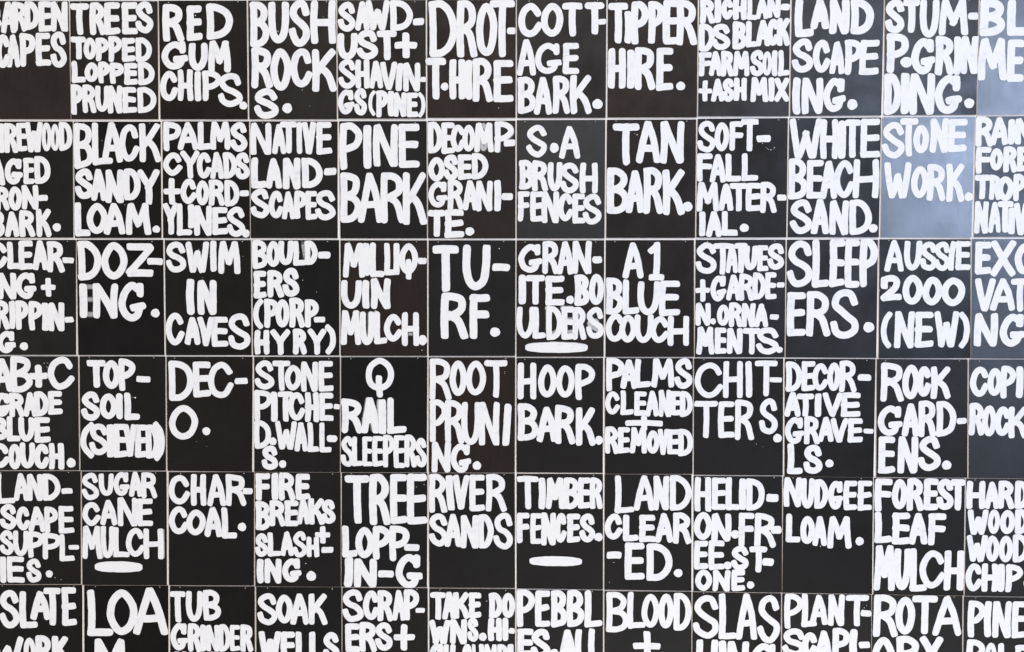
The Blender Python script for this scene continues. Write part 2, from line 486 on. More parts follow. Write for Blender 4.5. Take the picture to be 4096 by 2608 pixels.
# ------------------------------------------------------------------ the signs
# each sign: label | gloss brown tilt-x tilt-z warp | four corners (mm on the wall, clockwise from top left)
# then one row per painted line: brush width, then letters with left, right, top, bottom (, lean)
# last a row of loose paint drips: x, y, radius
SIGNS = '''
ARDEN / CAPES sign cut off by the left edge, blank black lower half | 0.36 0.7 0.09 0.11 0 | -2769.3,1834.9 -2308,1831.1 -2308.9,1227.9 -2771.9,1229.9
32.6 G-2735,-2661,1799,1672 A-2665,-2582,1828,1670 R-2606,-2525,1829,1678 D-2538,-2461,1830,1686 E-2467,-2395,1829,1676 N-2403,-2312,1827,1676
33.9 S-2748,-2693,1664,1492 C-2695,-2617,1664,1491 A-2639,-2566,1662,1496 P-2569,-2485,1669,1498 E-2485,-2404,1670,1501 S-2408,-2321,1675,1495

sign reading TREES TOPPED LOPPED PRUNED in four white rows | 0.29 0.54 0.13 0.19 0 | -2299.8,1830.2 -1844.4,1826.5 -1849.9,1226 -2305.8,1227.9
35.4 T-2301,-2201,1818,1658 R-2198,-2115,1821,1657 E-2121,-2039,1821,1657 E-2032,-1949,1821,1659 S-1961,-1866,1825,1663
31.2 T-2300,-2220,1649,1534 O-2233,-2166,1644,1532 P-2170,-2099,1642,1523 P-2104,-2031,1650,1519 E-2034,-1963,1641,1520 D-1963,-1877,1642,1519
31.2 L-2300,-2225,1526,1414 O-2231,-2157,1518,1418 P-2160,-2097,1521,1411 P-2099,-2024,1516,1408 E-2025,-1953,1513,1403 D-1953,-1865,1519,1401
30.4 P-2305,-2241,1407,1252 R-2245,-2173,1405,1260 U-2179,-2103,1399,1265 N-2113,-2034,1398,1258 E-2037,-1960,1390,1259 D-1958,-1858,1389,1259

sign reading RED GUM CHIPS. in three white rows | 0.21 0.44 0.2 0.07 0 | -1837.8,1828.1 -1383.4,1825.2 -1384.6,1224 -1839.4,1225.9
38.7 R-1818,-1709,1810,1622 E-1696,-1613,1802,1624 D-1593,-1454,1811,1630
36.6 G-1828,-1689,1622,1479 U-1687,-1586,1612,1471 M-1586,-1468,1623,1463
32.7 C-1838,-1744,1471,1320 H-1747,-1664,1479,1319 I-1658,-1623,1470,1318 P-1619,-1518,1472,1318 S-1536,-1409,1459,1287 .-1427,-1386,1314,1274
drips -1648,1752,2.6

sign reading BUSH ROCKS. with the S on its own row | 0.35 0.4 0.04 -0.11 0 | -1376.1,1826.4 -923.7,1822.7 -923.9,1222.1 -1377.2,1224
38.4 B-1369,-1267,1820,1591 U-1272,-1165,1817,1609 S-1167,-1057,1825,1595 H-1053,-925,1823,1605
39.4 R-1365,-1253,1590,1381 O-1265,-1155,1583,1369 C-1162,-1047,1581,1385 K-1050,-923,1578,1363
36.5 S-1351,-1224,1381,1226 .-1204,-1154,1305,1254
drips -1224,1670,2.3 -991,1741,1.3 -1101,1372,1.6 -1063,1291,1.3

sign reading SAWDUST + SHAVINGS (PINE) in tight white letters | 0.32 0.6 -0.12 -0.12 0 | -918.5,1825.6 -465.4,1821.8 -465.9,1224 -917.4,1225.9
33.9 S-916,-824,1814,1666 A-827,-752,1817,1670 W-773,-648,1822,1672 D-649,-530,1821,1667 --531,-473,1731,1693
36.1 U-918,-814,1657,1524 S-820,-710,1673,1521 T-716,-613,1669,1520 +-626,-509,1659,1529
30.6 S-915,-821,1527,1378 H-826,-753,1523,1378 A-757,-684,1517,1378 V-699,-612,1512,1371 I-622,-579,1504,1364,9 N-582,-494,1506,1362 --494,-465,1435,1408
29.8 G-918,-832,1373,1247 S-835,-767,1379,1241 (-761,-723,1367,1240 P-721,-657,1366,1232 I-661,-628,1364,1236 N-631,-565,1356,1234 E-566,-506,1355,1232 )-507,-468,1356,1231

brownish black sign reading DROTT. HIRE in tall white letters | 0.31 0.9 0.14 -0.15 0 | -457.8,1821.8 -7.5,1818.1 -7.5,1225.4 -458.3,1227.3
38.8 D-451,-304,1814,1534 R-306,-202,1816,1532 O-209,-101,1803,1538 T-139,-12,1816,1532 --52,-9,1680,1645
38 T-467,-362,1529,1321 .-389,-350,1405,1365 H-345,-262,1522,1320 I-266,-226,1517,1319 R-228,-123,1525,1307 E-122,-18,1516,1306
drips -94,1276,1.9

sign reading COTTAGE BARK. in three white rows | 0.4 0.38 0.09 -0.16 0 | -1.9,1819.3 450.3,1815.5 449.9,1223.4 -0.2,1225.3
35.6 C5,127,1801,1632 O120,233,1800,1633 T227,330,1800,1633 T341,439,1802,1642 -409,450,1720,1690
32.8 A-2,96,1620,1438 G90,226,1602,1446 E230,314,1600,1444
34.5 B1,97,1430,1246 A84,179,1430,1242 R179,270,1435,1245 K270,379,1439,1245 .382,434,1318,1268

brownish black sign reading TIPPER HIRE. in two white rows | 0.31 1 -0.05 -0.13 0 | 457.3,1817.6 909.2,1813.8 910.3,1223.6 458.3,1225.5
38.3 T459,559,1799,1597 I541,577,1757,1596 P576,664,1804,1592 P660,742,1806,1594 E735,818,1810,1590 R801,908,1812,1585
38.4 H459,550,1573,1371 I555,594,1564,1370 R594,700,1576,1363 E702,790,1573,1358 .804,850,1403,1360

sign reading RICHLANDS BLACK FARM SOIL + ASH MIX, four crowded rows | 0.47 0.4 -0.02 0.2 0 | 916.8,1815.8 1370,1812.1 1371.5,1227.8 916.1,1229.8
31 R920,994,1815,1692 I991,1027,1817,1695 C1025,1088,1815,1710 H1085,1155,1818,1709 L1155,1208,1816,1709 A1200,1260,1817,1713 N1256,1322,1817,1718 -1323,1369,1788,1754
31.5 D916,995,1691,1553 S980,1073,1690,1560 B1083,1156,1702,1563 L1150,1212,1703,1573 A1201,1272,1707,1578 C1256,1318,1713,1580 K1305,1371,1717,1579
29 F916,981,1549,1430 A968,1033,1553,1431 R1027,1092,1556,1428 M1088,1171,1554,1429 S1173,1245,1558,1427 O1235,1283,1552,1431 I1282,1312,1557,1428 L1312,1371,1558,1429
29.9 +915,986,1409,1304 A980,1045,1416,1303 S1035,1097,1419,1303 H1093,1160,1421,1306 M1177,1266,1423,1300 I1265,1297,1422,1302 X1297,1372,1420,1301

sign reading LANDSCAPING. with bluish sheen on its lower right | 0.57 0 0.06 0.08 0 | 1378.2,1813.2 1834.4,1809.5 1832.3,1230 1377.8,1227.8
40.3 L1395,1490,1811,1622 A1471,1565,1808,1660 N1564,1664,1808,1635 D1669,1786,1808,1634
35 S1382,1488,1613,1444 C1485,1575,1607,1443 A1569,1644,1597,1437 P1643,1733,1606,1433 E1718,1816,1605,1432,10
36.4 I1390,1429,1420,1237 N1435,1540,1418,1239 G1540,1653,1418,1248 .1661,1712,1312,1258

sign reading STUMP. GRINDING. in very thick white letters | 0.58 0.2 -0.05 0.19 0 | 1839.8,1810.2 2302,1807.2 2303.4,1231.2 1844.8,1230.7
36.7 S1842,1938,1804,1638 T1928,2012,1804,1639 U2012,2110,1804,1614 M2107,2253,1805,1625 -2250,2301,1738,1700
39.3 P1850,1962,1637,1441 .1921,1980,1520,1467 G1974,2094,1612,1434 R2091,2187,1622,1429 I2182,2223,1619,1430 N2219,2305,1620,1434
41 D1842,1931,1437,1233 I1924,1970,1440,1236 N1970,2096,1437,1233 G2094,2230,1429,1237 .2241,2291,1313,1264

BL / ME sign cut off at the top right corner, bluish sheen below | 0.95 0 0.11 0.21 0 | 2308.1,1808.4 2767.4,1806.6 2767.3,1231.7 2307.5,1231.2
43.8 B2308,2433,1802,1620 L2441,2547,1801,1621 U2551,2644,1800,1620 E2652,2746,1799,1620
39.9 M2304,2448,1609,1401 E2446,2530,1601,1394 T2536,2609,1600,1395 A2605,2683,1600,1395 L2687,2752,1599,1395

REWOOD AGED RON-BARK. sign cut off by the left edge | 0.29 0.18 0.0 -0.15 0 | -2761.2,1218.9 -2299,1217 -2307.5,617.5 -2769.7,617.6
30.6 F-2759,-2702,1207,1057 I-2695,-2657,1207,1057 R-2662,-2589,1209,1057 E-2597,-2539,1210,1066 W-2550,-2456,1214,1060 O-2463,-2410,1212,1064 O-2417,-2367,1206,1066 D-2372,-2300,1214,1066
32.9 A-2741,-2660,1034,889 G-2664,-2567,1029,893 E-2565,-2504,1030,895 D-2505,-2420,1039,897
31.6 I-2758,-2723,879,759 R-2718,-2640,883,759 O-2647,-2573,884,758 N-2577,-2487,890,764 --2487,-2436,840,807
32.9 B-2730,-2669,755,622 A-2669,-2592,752,623 R-2591,-2508,760,622 K-2503,-2421,767,622 .-2415,-2371,693,650

sign reading BLACK SANDY LOAM. in three white rows | 0.2 0.13 -0.02 0.05 0 | -2293,1216.1 -1839.2,1214.2 -1843.7,616.5 -2300.1,616.6
34.8 B-2295,-2193,1209,974 L-2201,-2092,1210,992 A-2149,-2039,1212,1006 C-2057,-1950,1201,1010 K-1952,-1839,1205,1007
36.6 S-2294,-2195,975,819 A-2210,-2125,970,809 N-2135,-2035,969,797 D-2036,-1947,974,811 Y-1966,-1849,970,790
36.6 L-2299,-2217,800,625 O-2236,-2124,797,638 A-2146,-2032,795,635 M-2030,-1896,796,632 .-1890,-1850,680,643
drips -2147,1119,1.6 -2022,1013,1.9 -2034,787,1.6 -2110,751,1.3

sign reading PALMS CYCADS + CORDYLINES. in four white rows | 0.2 0.26 -0.01 -0.08 0 | -1830,1215.9 -1378.2,1214 -1380.1,615.6 -1835.4,615.7
32.4 P-1825,-1731,1214,1063 A-1751,-1643,1209,1069 L-1648,-1575,1213,1069 M-1581,-1476,1213,1069 S-1478,-1387,1208,1061
31.1 C-1829,-1729,1055,937 Y-1738,-1637,1065,922 C-1653,-1577,1056,923 A-1583,-1512,1057,920 D-1518,-1443,1056,922 S-1454,-1377,1054,917
31.2 +-1831,-1740,925,788 C-1741,-1655,920,792 O-1659,-1590,913,785 R-1593,-1509,916,783 D-1510,-1431,914,778 --1431,-1382,862,830
32.5 Y-1834,-1750,796,634 L-1764,-1681,794,629 I-1703,-1669,790,667 N-1671,-1576,783,629 E-1579,-1495,774,632 S-1501,-1403,776,621 .-1423,-1381,660,619

sign reading NATIVE LANDSCAPES in three white rows | 0.34 0.22 -0.01 -0.01 0 | -1370.9,1214 -920.5,1212.1 -924.1,615.5 -1376.6,615.6
32.6 N-1372,-1263,1205,1043 A-1260,-1187,1198,1047 T-1219,-1130,1211,1050 I-1133,-1103,1209,1047 V-1105,-1031,1209,1045 E-1032,-949,1209,1043
37 L-1371,-1288,1029,872 A-1294,-1210,1024,871 N-1207,-1113,1026,867 D-1109,-998,1026,873 --992,-928,976,937
31.9 S-1375,-1276,870,718 C-1282,-1204,858,718 A-1213,-1143,854,713 P-1147,-1082,859,715 E-1090,-1028,857,709 S-1039,-933,860,707

sign reading PINE BARK in two rows of tall white letters | 0.35 0.13 0.21 -0.21 0 | -912.3,1212.9 -462.6,1211.1 -462.2,614.2 -910.3,614.2
38.4 P-910,-792,1202,966 I-789,-744,1192,970 N-736,-608,1195,981 E-608,-498,1197,974
38.5 B-911,-798,951,695 A-819,-688,949,694 R-699,-574,951,691 K-585,-462,951,684

sign reading DECOMPOSED GRANITE. in four white rows | 0.37 0.7 -0.11 0.13 0 | -455.3,1212.7 -8.3,1211.7 -7.5,614.1 -457.1,614.2
30.5 o-205,-137,1204,1056 p-111,-13,1204,1049 D-456,-381,1206,1048 E-388,-317,1203,1044 C-341,-264,1193,1055 O-280,-213,1192,1056 M-219,-118,1201,1053 P-118,-18,1208,1051 --68,-9,1118,1081
31.5 O-456,-369,1028,905 S-377,-300,1040,910 E-303,-230,1041,913 D-234,-146,1048,915
30.6 G-456,-354,906,772 R-356,-273,911,761 A-278,-200,909,758 N-210,-123,907,753 I-120,-80,910,753 --80,-21,846,808
35 T-457,-367,759,623 E-373,-270,761,616 .-265,-219,671,628

sign reading S.A BRUSH FENCES on a blotchy slate black ground | 0.62 0 0.0 0.03 0 | -1.1,1214.2 448.3,1214 447.5,614 -1.5,614.1
32.1 S46,154,1189,1027 .167,212,1099,1048 A214,322,1181,1019
31.7 B9,88,1011,862 R77,158,1010,855 U155,232,1001,853 S220,317,998,844 H320,412,998,842
31.3 F3,65,853,700 E67,138,853,699 N126,215,853,692 C208,288,843,701 E282,349,841,690 S335,433,840,683

sign reading TAN BARK. in two rows of tall white letters | 0.32 0.6 -0.06 0.2 0 | 456.3,1214 907,1214.6 907.2,616.1 455.9,616.2
37.7 T486,621,1195,985 A604,728,1206,995 N725,849,1205,993
38.6 B457,571,972,739 A553,649,958,743 R641,746,972,738 K738,853,961,733 .841,893,799,750
drips 609,1138,2.6 597,1143,1.3 710,1118,1.3 711,1108,1.3

sign reading SOFT-FALL MATERIAL. with a small arc of white drips | 0.36 0.27 0.2 0.19 0 | 914.2,1216.6 1366.7,1218.9 1367.9,619 913.2,619.1
30 S913,1006,1206,1047 O999,1074,1199,1053 F1073,1145,1202,1056 T1130,1220,1214,1053 -1210,1282,1134,1097
30.9 F912,991,1043,901 A977,1059,1039,896 L1055,1136,1040,902 L1135,1222,1042,903
30.9 M913,1026,898,751 A1024,1098,890,754 T1079,1169,893,751 E1160,1239,893,751 R1232,1317,898,743 -1318,1365,836,803
31.8 I925,959,750,625 A962,1041,749,622 L1038,1122,752,628 .1132,1178,688,646
drips 1240,1092,1.6 1259,1071,1.3 1267,1066,1.3 1273,1062,1.3 1284,1060,2.3 1298,1064,1.3 1301,1071,2.3

sign reading WHITE BEACH SAND. in three white rows | 0.46 0 -0.0 -0.06 0 | 1374.6,1218.9 1831.3,1220.2 1831.5,619.3 1374.2,619.4
34.7 W1376,1539,1216,1016 H1531,1619,1213,1013 I1618,1658,1204,1015 T1649,1732,1210,1019 E1729,1830,1214,1019
34.8 B1372,1470,1016,810 E1464,1551,1008,815 A1532,1620,1003,813 C1600,1705,1007,818 H1695,1825,1012,816
35.7 S1384,1496,809,636 A1490,1581,812,636 N1581,1680,804,632 D1681,1795,807,631 .1779,1824,686,643

sign reading STONE WORK. its black ground turned pale blue by glare | 1.0 0 0.06 0.12 1 | 1837.9,1220.2 2296.2,1222.4 2291.9,619.2 1839.9,619.3
35.3 S1836,1952,1197,1016 T1926,2016,1215,1024 O1992,2071,1182,1041 N2073,2168,1214,1043 E2163,2259,1210,1047,8
34.6 W1851,1987,996,815 O1985,2074,976,816 R2063,2158,986,802 K2158,2251,987,797 .2252,2295,844,801

RAIN FORE TROP NATIV sign cut off by the right edge | 0.66 0 -0.08 0.11 0 | 2301.6,1223.2 2759.4,1224.1 2755.7,622.9 2305.4,620.9
32.7 R2301,2389,1222,1072 A2373,2463,1218,1081 I2460,2495,1208,1083 N2495,2586,1211,1083 -2602,2660,1161,1128
31.1 F2305,2381,1070,938 O2374,2440,1065,954 R2440,2510,1073,944 E2506,2573,1072,948 S2577,2639,1070,948 T2643,2704,1070,948
32 T2302,2378,932,810 R2374,2433,932,807 O2413,2497,924,801 P2493,2556,936,800 I2561,2593,934,801 C2597,2667,934,801
31.2 N2304,2375,799,638 A2373,2437,796,642 T2418,2497,799,643 I2472,2507,768,635 V2499,2573,791,630 E2577,2647,791,635 S2651,2733,790,635
drips 2357,1032,1.9

CLEARING + RIPPING. sign cut off by the left edge | 0.27 0.17 -0.11 0.2 0 | -2765.6,606.8 -2295.9,606.8 -2306,6.8 -2774,5
33.4 C-2757,-2659,595,457 L-2663,-2584,597,454 E-2601,-2523,603,451 A-2526,-2444,604,450 R-2450,-2357,599,438 --2368,-2307,516,484
33.5 I-2756,-2721,434,298 N-2716,-2615,434,298 G-2619,-2508,437,300 +-2487,-2407,409,310
32.6 R-2736,-2654,291,139 I-2659,-2624,289,142 P-2624,-2552,290,139 P-2553,-2478,288,135 I-2485,-2446,279,133 N-2449,-2363,280,132 --2363,-2315,207,175
34.5 G-2723,-2624,131,15 .-2603,-2559,72,30

sign reading DOZING. with faint grey smears beside the I | 0.19 0.07 0.09 0.18 0 | -2291,606.8 -1835.2,606.7 -1838.2,7.3 -2294.5,5.6
39.3 D-2288,-2161,601,396 O-2163,-2024,594,402 Z-2034,-1882,589,416 --1921,-1838,513,476
40.3 I-2283,-2239,379,200 ~-2245,-2207,377,349 ~-2244,-2209,312,283 ~-2245,-2210,234,203 N-2212,-2075,380,198 G-2076,-1930,388,184 .-1905,-1859,249,204

sign reading SWIM IN CAVES in three white rows | 0.25 0.18 0.07 -0.08 0 | -1826.8,605.9 -1375.9,605.8 -1378.5,8.7 -1829.8,6.9
33.9 S-1823,-1715,597,438 W-1718,-1594,597,437 I-1589,-1555,602,443 M-1548,-1432,599,431
39.3 I-1716,-1673,404,218 N-1659,-1557,398,219
33.1 C-1829,-1730,228,60 A-1729,-1646,205,63 V-1661,-1573,208,56 E-1587,-1499,208,52 S-1500,-1384,225,37
drips -1590,520,1.9 -1648,557,1.6 -1630,412,1.3 -1418,521,1.3

sign reading BOULDERS (PORPHYRY) in four white rows | 0.27 0.04 -0.09 -0.15 0 | -1370.2,605.8 -916.8,605.8 -919.9,9.2 -1372,7.4
31.1 B-1370,-1288,605,456 O-1296,-1223,601,467 U-1234,-1154,601,477 L-1158,-1087,601,473 ~-1108,-1084,599,507 D-1097,-1028,602,478 --1027,-961,547,509
34.7 E-1366,-1296,446,303 R-1293,-1206,451,309 S-1213,-1124,462,312
32.9 (-1369,-1314,301,146 P-1313,-1235,302,152 O-1252,-1178,299,154 R-1180,-1098,307,154 P-1099,-1025,299,154 --1051,-992,210,179
32.1 H-1362,-1284,140,13 Y-1278,-1175,143,11 R-1162,-1088,147,14 Y-1084,-987,148,13 )-994,-937,169,15
drips -1107,399,1.6 -1036,338,1.6 -1122,542,1.6

sign reading MILLIQUIN MULCH. in three white rows | 0.34 0.8 -0.07 -0.2 0 | -910.3,604.5 -461.4,604.5 -463.2,8.8 -913.4,7
32.6 M-899,-782,590,413 I-794,-753,589,423,-5 L-758,-682,592,416 L-686,-620,591,424 I-636,-604,589,427 Q-606,-508,589,403 --510,-464,515,481
36.2 U-909,-799,399,252 I-798,-761,399,253 N-755,-650,408,251
32.7 l-741,-695,242,75 u-806,-747,236,61 M-912,-806,243,65 U-812,-734,236,64 L-739,-670,238,69 C-687,-591,224,83 H-594,-503,234,60 ~-560,-538,131,112 .-507,-464,117,64
drips -490,38,1.9 -628,179,1.3

sign reading TURF. in two rows of big dry-brushed letters | 0.41 0.11 0.02 -0.12 0 | -454.1,604.5 -7.5,604.4 -8,10.5 -455.9,8.8
44.4 T-434,-298,577,341 U-280,-134,582,348 --127,-35,486,445
42.8 R-392,-252,336,97 F-245,-137,328,98 .-138,-86,157,109
drips -91,562,2.3

sign reading GRANITE. BOULDERS over a fat white underline | 0.38 0.6 0.03 -0.03 0 | -1.5,604.4 446.3,604.4 446.7,8 -1.5,6.3
32.2 G7,131,585,439 R129,216,599,432 A205,290,599,430 N283,383,601,433 -385,436,524,486
34.8 I8,48,428,276 T46,144,426,275 E144,245,423,270 .253,294,321,279 B294,373,428,270 O368,447,434,273
31.5 d145,238,272,106 e223,293,270,114 s357,430,206,108 U-2,94,264,101 L80,149,263,100 D152,236,268,94 E229,296,264,96 R284,357,262,95 S355,447,262,99
42.7 _40,368,83,26

sign reading A1 BLUE COUCH in three white rows | 0.32 0.5 -0.11 -0.0 0 | 453.9,604.8 901.8,605.6 907.8,9 456.1,7.2
34.6 A540,648,592,410 1670,753,595,400
34.6 B455,548,414,226 L541,628,405,226 U617,734,395,222 E728,835,398,217
32.1 C455,553,231,86 O525,614,223,81 U602,701,226,80 C682,780,217,80 H772,882,219,65

sign reading STATUES + GARDEN. ORNAMENTS. in four white rows | 0.45 0.03 0.13 0.2 0 | 910.3,606.5 1364.7,607.3 1368.3,8.3 911.7,7.7
31 S910,1018,592,435 T999,1093,589,430 A1063,1125,585,438 T1104,1173,590,438 U1153,1226,576,453 E1221,1279,579,447 S1273,1359,588,455
28.5 +910,985,406,291 G987,1069,424,294 A1066,1142,429,299 R1132,1208,435,297 D1202,1269,440,303 E1264,1322,441,305 -1322,1362,392,363
28.5 N913,989,285,170 .987,1017,207,176 O1021,1086,278,169 R1082,1151,288,162 N1147,1218,284,162 A1211,1282,281,163 -1290,1335,229,200
31.1 M918,1011,163,22 E1011,1074,159,25 N1073,1153,157,26 T1153,1243,158,23 S1223,1338,161,22 .1323,1358,63,31

sign reading SLEEPERS. in two rows of tall white letters | 0.45 0.16 -0.08 -0.03 0 | 1371.4,607.3 1828.3,607.2 1830.5,7.1 1372.5,8.3
38.3 S1372,1504,603,366 L1498,1587,607,364 E1585,1666,607,367 E1664,1739,607,365 P1739,1828,611,368
39.2 E1376,1473,341,117 R1472,1596,346,116 S1595,1740,356,102 .1762,1817,190,137

sign reading AUSSIE 2000 (NEW) on a greyish black ground | 0.46 0 -0.07 0.15 0 | 1835.1,609.7 2290.4,609.7 2303.3,7.7 1842,5.9
30.6 A1862,1959,605,446 U1959,2049,601,452 S2039,2126,596,451 S2108,2190,597,450 I2180,2219,600,451,10 E2215,2292,600,453
35.6 21845,1957,428,295 O1954,2057,429,279 O2054,2155,420,276 O2149,2268,416,272
34 (1849,1906,243,58 N1916,2019,245,58 E2018,2116,242,61 W2116,2241,246,63 )2239,2296,242,59
drips 1840,351,2.3 1893,368,1.9 1900,364,1.6

EXC VAT NG sign cut off by the right edge | 0.75 0 -0.02 -0.02 0 | 2296.6,610.9 2747.9,610.9 2756.4,6.6 2305.3,6.9
37 E2312,2395,597,432 X2391,2515,603,424 C2509,2607,589,434 A2611,2709,597,434 -2714,2742,526,493
34.6 V2316,2418,412,247 A2393,2517,411,250 T2493,2591,411,244 I2595,2632,411,246 -2649,2706,347,313
38.8 N2316,2435,236,68 G2444,2571,234,67 .2589,2634,120,73

AB+C GRADE BLUE COUCH. sign cut off by the left edge | 0.3 0.17 0.21 -0.02 0 | -2767.5,-2.3 -2295.1,-0.4 -2301.6,-602 -2771.4,-605.7
36.3 A-2754,-2646,-14,-188 B-2657,-2538,0,-192 +-2559,-2456,-45,-166 C-2458,-2315,-4,-176
32.8 G-2749,-2660,-195,-320 R-2668,-2585,-194,-321 A-2592,-2516,-192,-319 D-2534,-2454,-187,-318 E-2461,-2382,-184,-308
32.9 B-2764,-2679,-322,-447 L-2685,-2610,-318,-451 U-2621,-2535,-323,-451 E-2538,-2449,-322,-457
33.7 C-2774,-2671,-461,-592 O-2678,-2609,-464,-599 U-2618,-2533,-456,-593 C-2541,-2458,-462,-595 H-2462,-2380,-458,-598 .-2368,-2320,-537,-588
drips -2476,-37,1.9 -2457,-36,1.6 -2456,-61,1.9 -2461,-56,1.3 -2484,-404,1.6

sign reading TOP-SOIL (SIEVED) in three white rows | 0.25 0.15 0.04 -0.09 0 | -2288.5,-0.4 -1833.1,0.5 -1839.2,-600.1 -2295.9,-602.8
36.1 T-2251,-2150,-20,-164 O-2166,-2073,-20,-171 P-2082,-1992,-11,-181 --1988,-1913,-102,-136
35.3 S-2285,-2182,-186,-340 O-2186,-2091,-195,-330 I-2099,-2061,-194,-330 L-2056,-1972,-191,-334
33.5 (-2293,-2216,-348,-536 S-2245,-2141,-354,-519 I-2152,-2112,-358,-531 E-2117,-2040,-355,-532 V-2062,-1991,-357,-527 E-2004,-1934,-358,-532 D-1946,-1870,-359,-536 )-1905,-1842,-342,-548
drips -1996,-216,4.2 -2007,-215,1.3 -2013,-214,1.3

sign reading DEC-O. with an empty black lower half | 0.26 0.3 0.01 0.21 0 | -1826.8,-0.7 -1374.2,1 -1383.4,-602.7 -1832,-601.4
35.8 D-1818,-1685,-22,-231 E-1690,-1594,-27,-213 C-1611,-1475,-27,-215 --1470,-1401,-109,-143
36 O-1819,-1665,-254,-435 .-1643,-1601,-369,-411
drips -1677,-445,1 -1622,-471,1

sign reading STONE PITCHED. WALLS. in four white rows | 0.36 0.13 0.05 -0.07 0 | -1366.4,0.2 -916.9,1.1 -921.3,-600.7 -1372.5,-603
31.3 S-1364,-1260,-18,-171 T-1270,-1176,-19,-176 O-1207,-1118,-41,-174 N-1121,-1031,-24,-180 E-1030,-951,-20,-178
31.3 P-1368,-1273,-172,-334 I-1281,-1245,-181,-338 T-1244,-1161,-180,-337 C-1191,-1100,-184,-330 H-1102,-1028,-183,-338 E-1028,-952,-186,-332 --951,-919,-243,-272
29.6 D-1369,-1281,-331,-481 .-1292,-1252,-421,-462 W-1259,-1145,-335,-483 A-1158,-1089,-341,-492 L-1091,-1030,-340,-495 L-1029,-964,-341,-497 --988,-933,-406,-444
33.2 S-1333,-1245,-464,-593 .-1241,-1203,-540,-581

sign reading Q RAIL SLEEPERS with the Q alone on top | 0.26 0.05 0.15 0.16 0 | -910.4,0.7 -462.3,2.5 -467.1,-598.4 -916.9,-600.7
33.7 Q-783,-635,-2,-208
37.2 a-813,-728,-208,-386 i-728,-702,-217,-390 R-912,-800,-215,-395 A-807,-715,-210,-395 I-722,-675,-218,-397 L-674,-572,-208,-397
28.6 S-916,-844,-411,-571 L-857,-799,-413,-568 E-804,-749,-413,-568 E-750,-692,-410,-569 P-696,-634,-403,-573 E-639,-580,-406,-576 R-584,-519,-402,-572 S-529,-466,-417,-571

sign reading ROOT PRUNING. in three white rows | 0.32 0.7 0.14 0.09 0 | -454.6,1.6 -7.9,3.4 -9.3,-596.5 -456.3,-599.2
33.5 R-453,-336,-5,-221 O-347,-258,-15,-197 O-263,-158,-15,-194 T-168,-49,-12,-206
33.5 P-452,-357,-219,-440 R-371,-272,-220,-445 U-287,-186,-229,-452 N-195,-87,-229,-454 I-75,-26,-237,-456,11
32.8 N-442,-340,-437,-597 G-344,-236,-446,-598 .-228,-184,-538,-583
drips -62,-72,1.3 -63,-80,1.3

sign reading HOOP BARK. in two white rows | 0.38 0.15 0.0 0.09 0 | -0.6,-0 444.1,1.7 445.8,-594.2 -0.7,-594.7
33.3 H4,101,-24,-213 O110,206,-33,-203 O202,299,-37,-204 P302,404,-29,-215
35.9 B4,113,-235,-429 A103,210,-253,-434 R197,303,-242,-444 K305,408,-254,-452 .405,445,-401,-447

sign reading PALMS CLEANED + REMOVED with a wide plus between rows | 0.35 0.1 0.14 0.08 0 | 453.1,1.8 902.8,2.3 906.7,-596.1 456.5,-598.4
32.2 P458,554,2,-170 A533,620,-6,-156 L605,690,-2,-151 M690,808,0,-148 S808,901,1,-155
28.8 C454,532,-169,-290 L532,602,-165,-292 E603,670,-170,-295 A662,730,-167,-298 N728,794,-162,-300 E787,847,-168,-291 D836,904,-168,-300
30.7 +558,752,-294,-374
28.9 R456,527,-353,-493 E521,585,-356,-490 M583,672,-356,-490 O668,736,-370,-491 V727,783,-363,-497 E774,842,-365,-494 D829,907,-363,-503

sign reading CHITTERS. in two rows of thinner white letters | 0.38 0.19 0.1 0.04 0 | 907.9,1.4 1361.2,2.4 1367.7,-599.8 912.7,-600
31.2 C912,1058,-20,-201 H1056,1158,-12,-201 I1168,1206,-12,-198,-5 T1217,1333,-9,-191 -1292,1356,-93,-120
32.1 T911,1032,-217,-408 E1034,1118,-219,-408 R1118,1218,-209,-418 S1241,1338,-203,-388 .1315,1359,-385,-429
drips 1230,-438,1.6 1263,-452,1

sign reading DECORATIVE GRAVELS. in four white rows | 0.36 0.11 -0.03 0.08 0 | 1369.2,1.1 1827.2,1.7 1828.1,-605.5 1375.8,-604
30.1 D1374,1458,-13,-167 E1454,1525,-11,-164 C1509,1591,-21,-161 O1585,1651,-17,-162 R1645,1734,-8,-168 -1738,1807,-75,-111
31 A1370,1453,-170,-296 T1432,1520,-177,-295 I1519,1561,-176,-296 V1563,1664,-171,-294 E1655,1756,-171,-296
30.2 G1374,1473,-298,-435 R1471,1551,-292,-437 A1542,1622,-296,-424 V1605,1696,-301,-427 E1691,1769,-302,-427 -1772,1823,-355,-381
34.5 L1387,1467,-434,-591 S1471,1568,-440,-591 .1582,1624,-515,-556

sign reading ROCK GARDENS. in three white rows | 0.44 0.16 0.1 0.13 0 | 1832.9,1.7 2288.9,1.8 2301.7,-604.2 1841.3,-604.6
34.1 R1854,1972,-16,-215 O1962,2050,-26,-203 C2035,2108,-34,-189 K2104,2207,-35,-200
34.2 G1843,1969,-236,-390 A1965,2052,-224,-393 R2046,2138,-211,-395 D2135,2239,-213,-393 -2240,2291,-296,-329
36.8 E1849,1936,-395,-585 N1947,2050,-394,-583 S2049,2164,-391,-569 .2171,2219,-516,-563

COPI ROCK sign cut off by the right edge | 0.72 0 -0.0 0.06 0 | 2295.1,1.9 2748.2,2.4 2760.9,-605.6 2307.1,-605.1
33.1 C2302,2397,-36,-188 O2389,2466,-41,-184 P2456,2532,-30,-196 I2530,2569,-33,-194 N2574,2652,-34,-195 G2656,2735,-34,-194
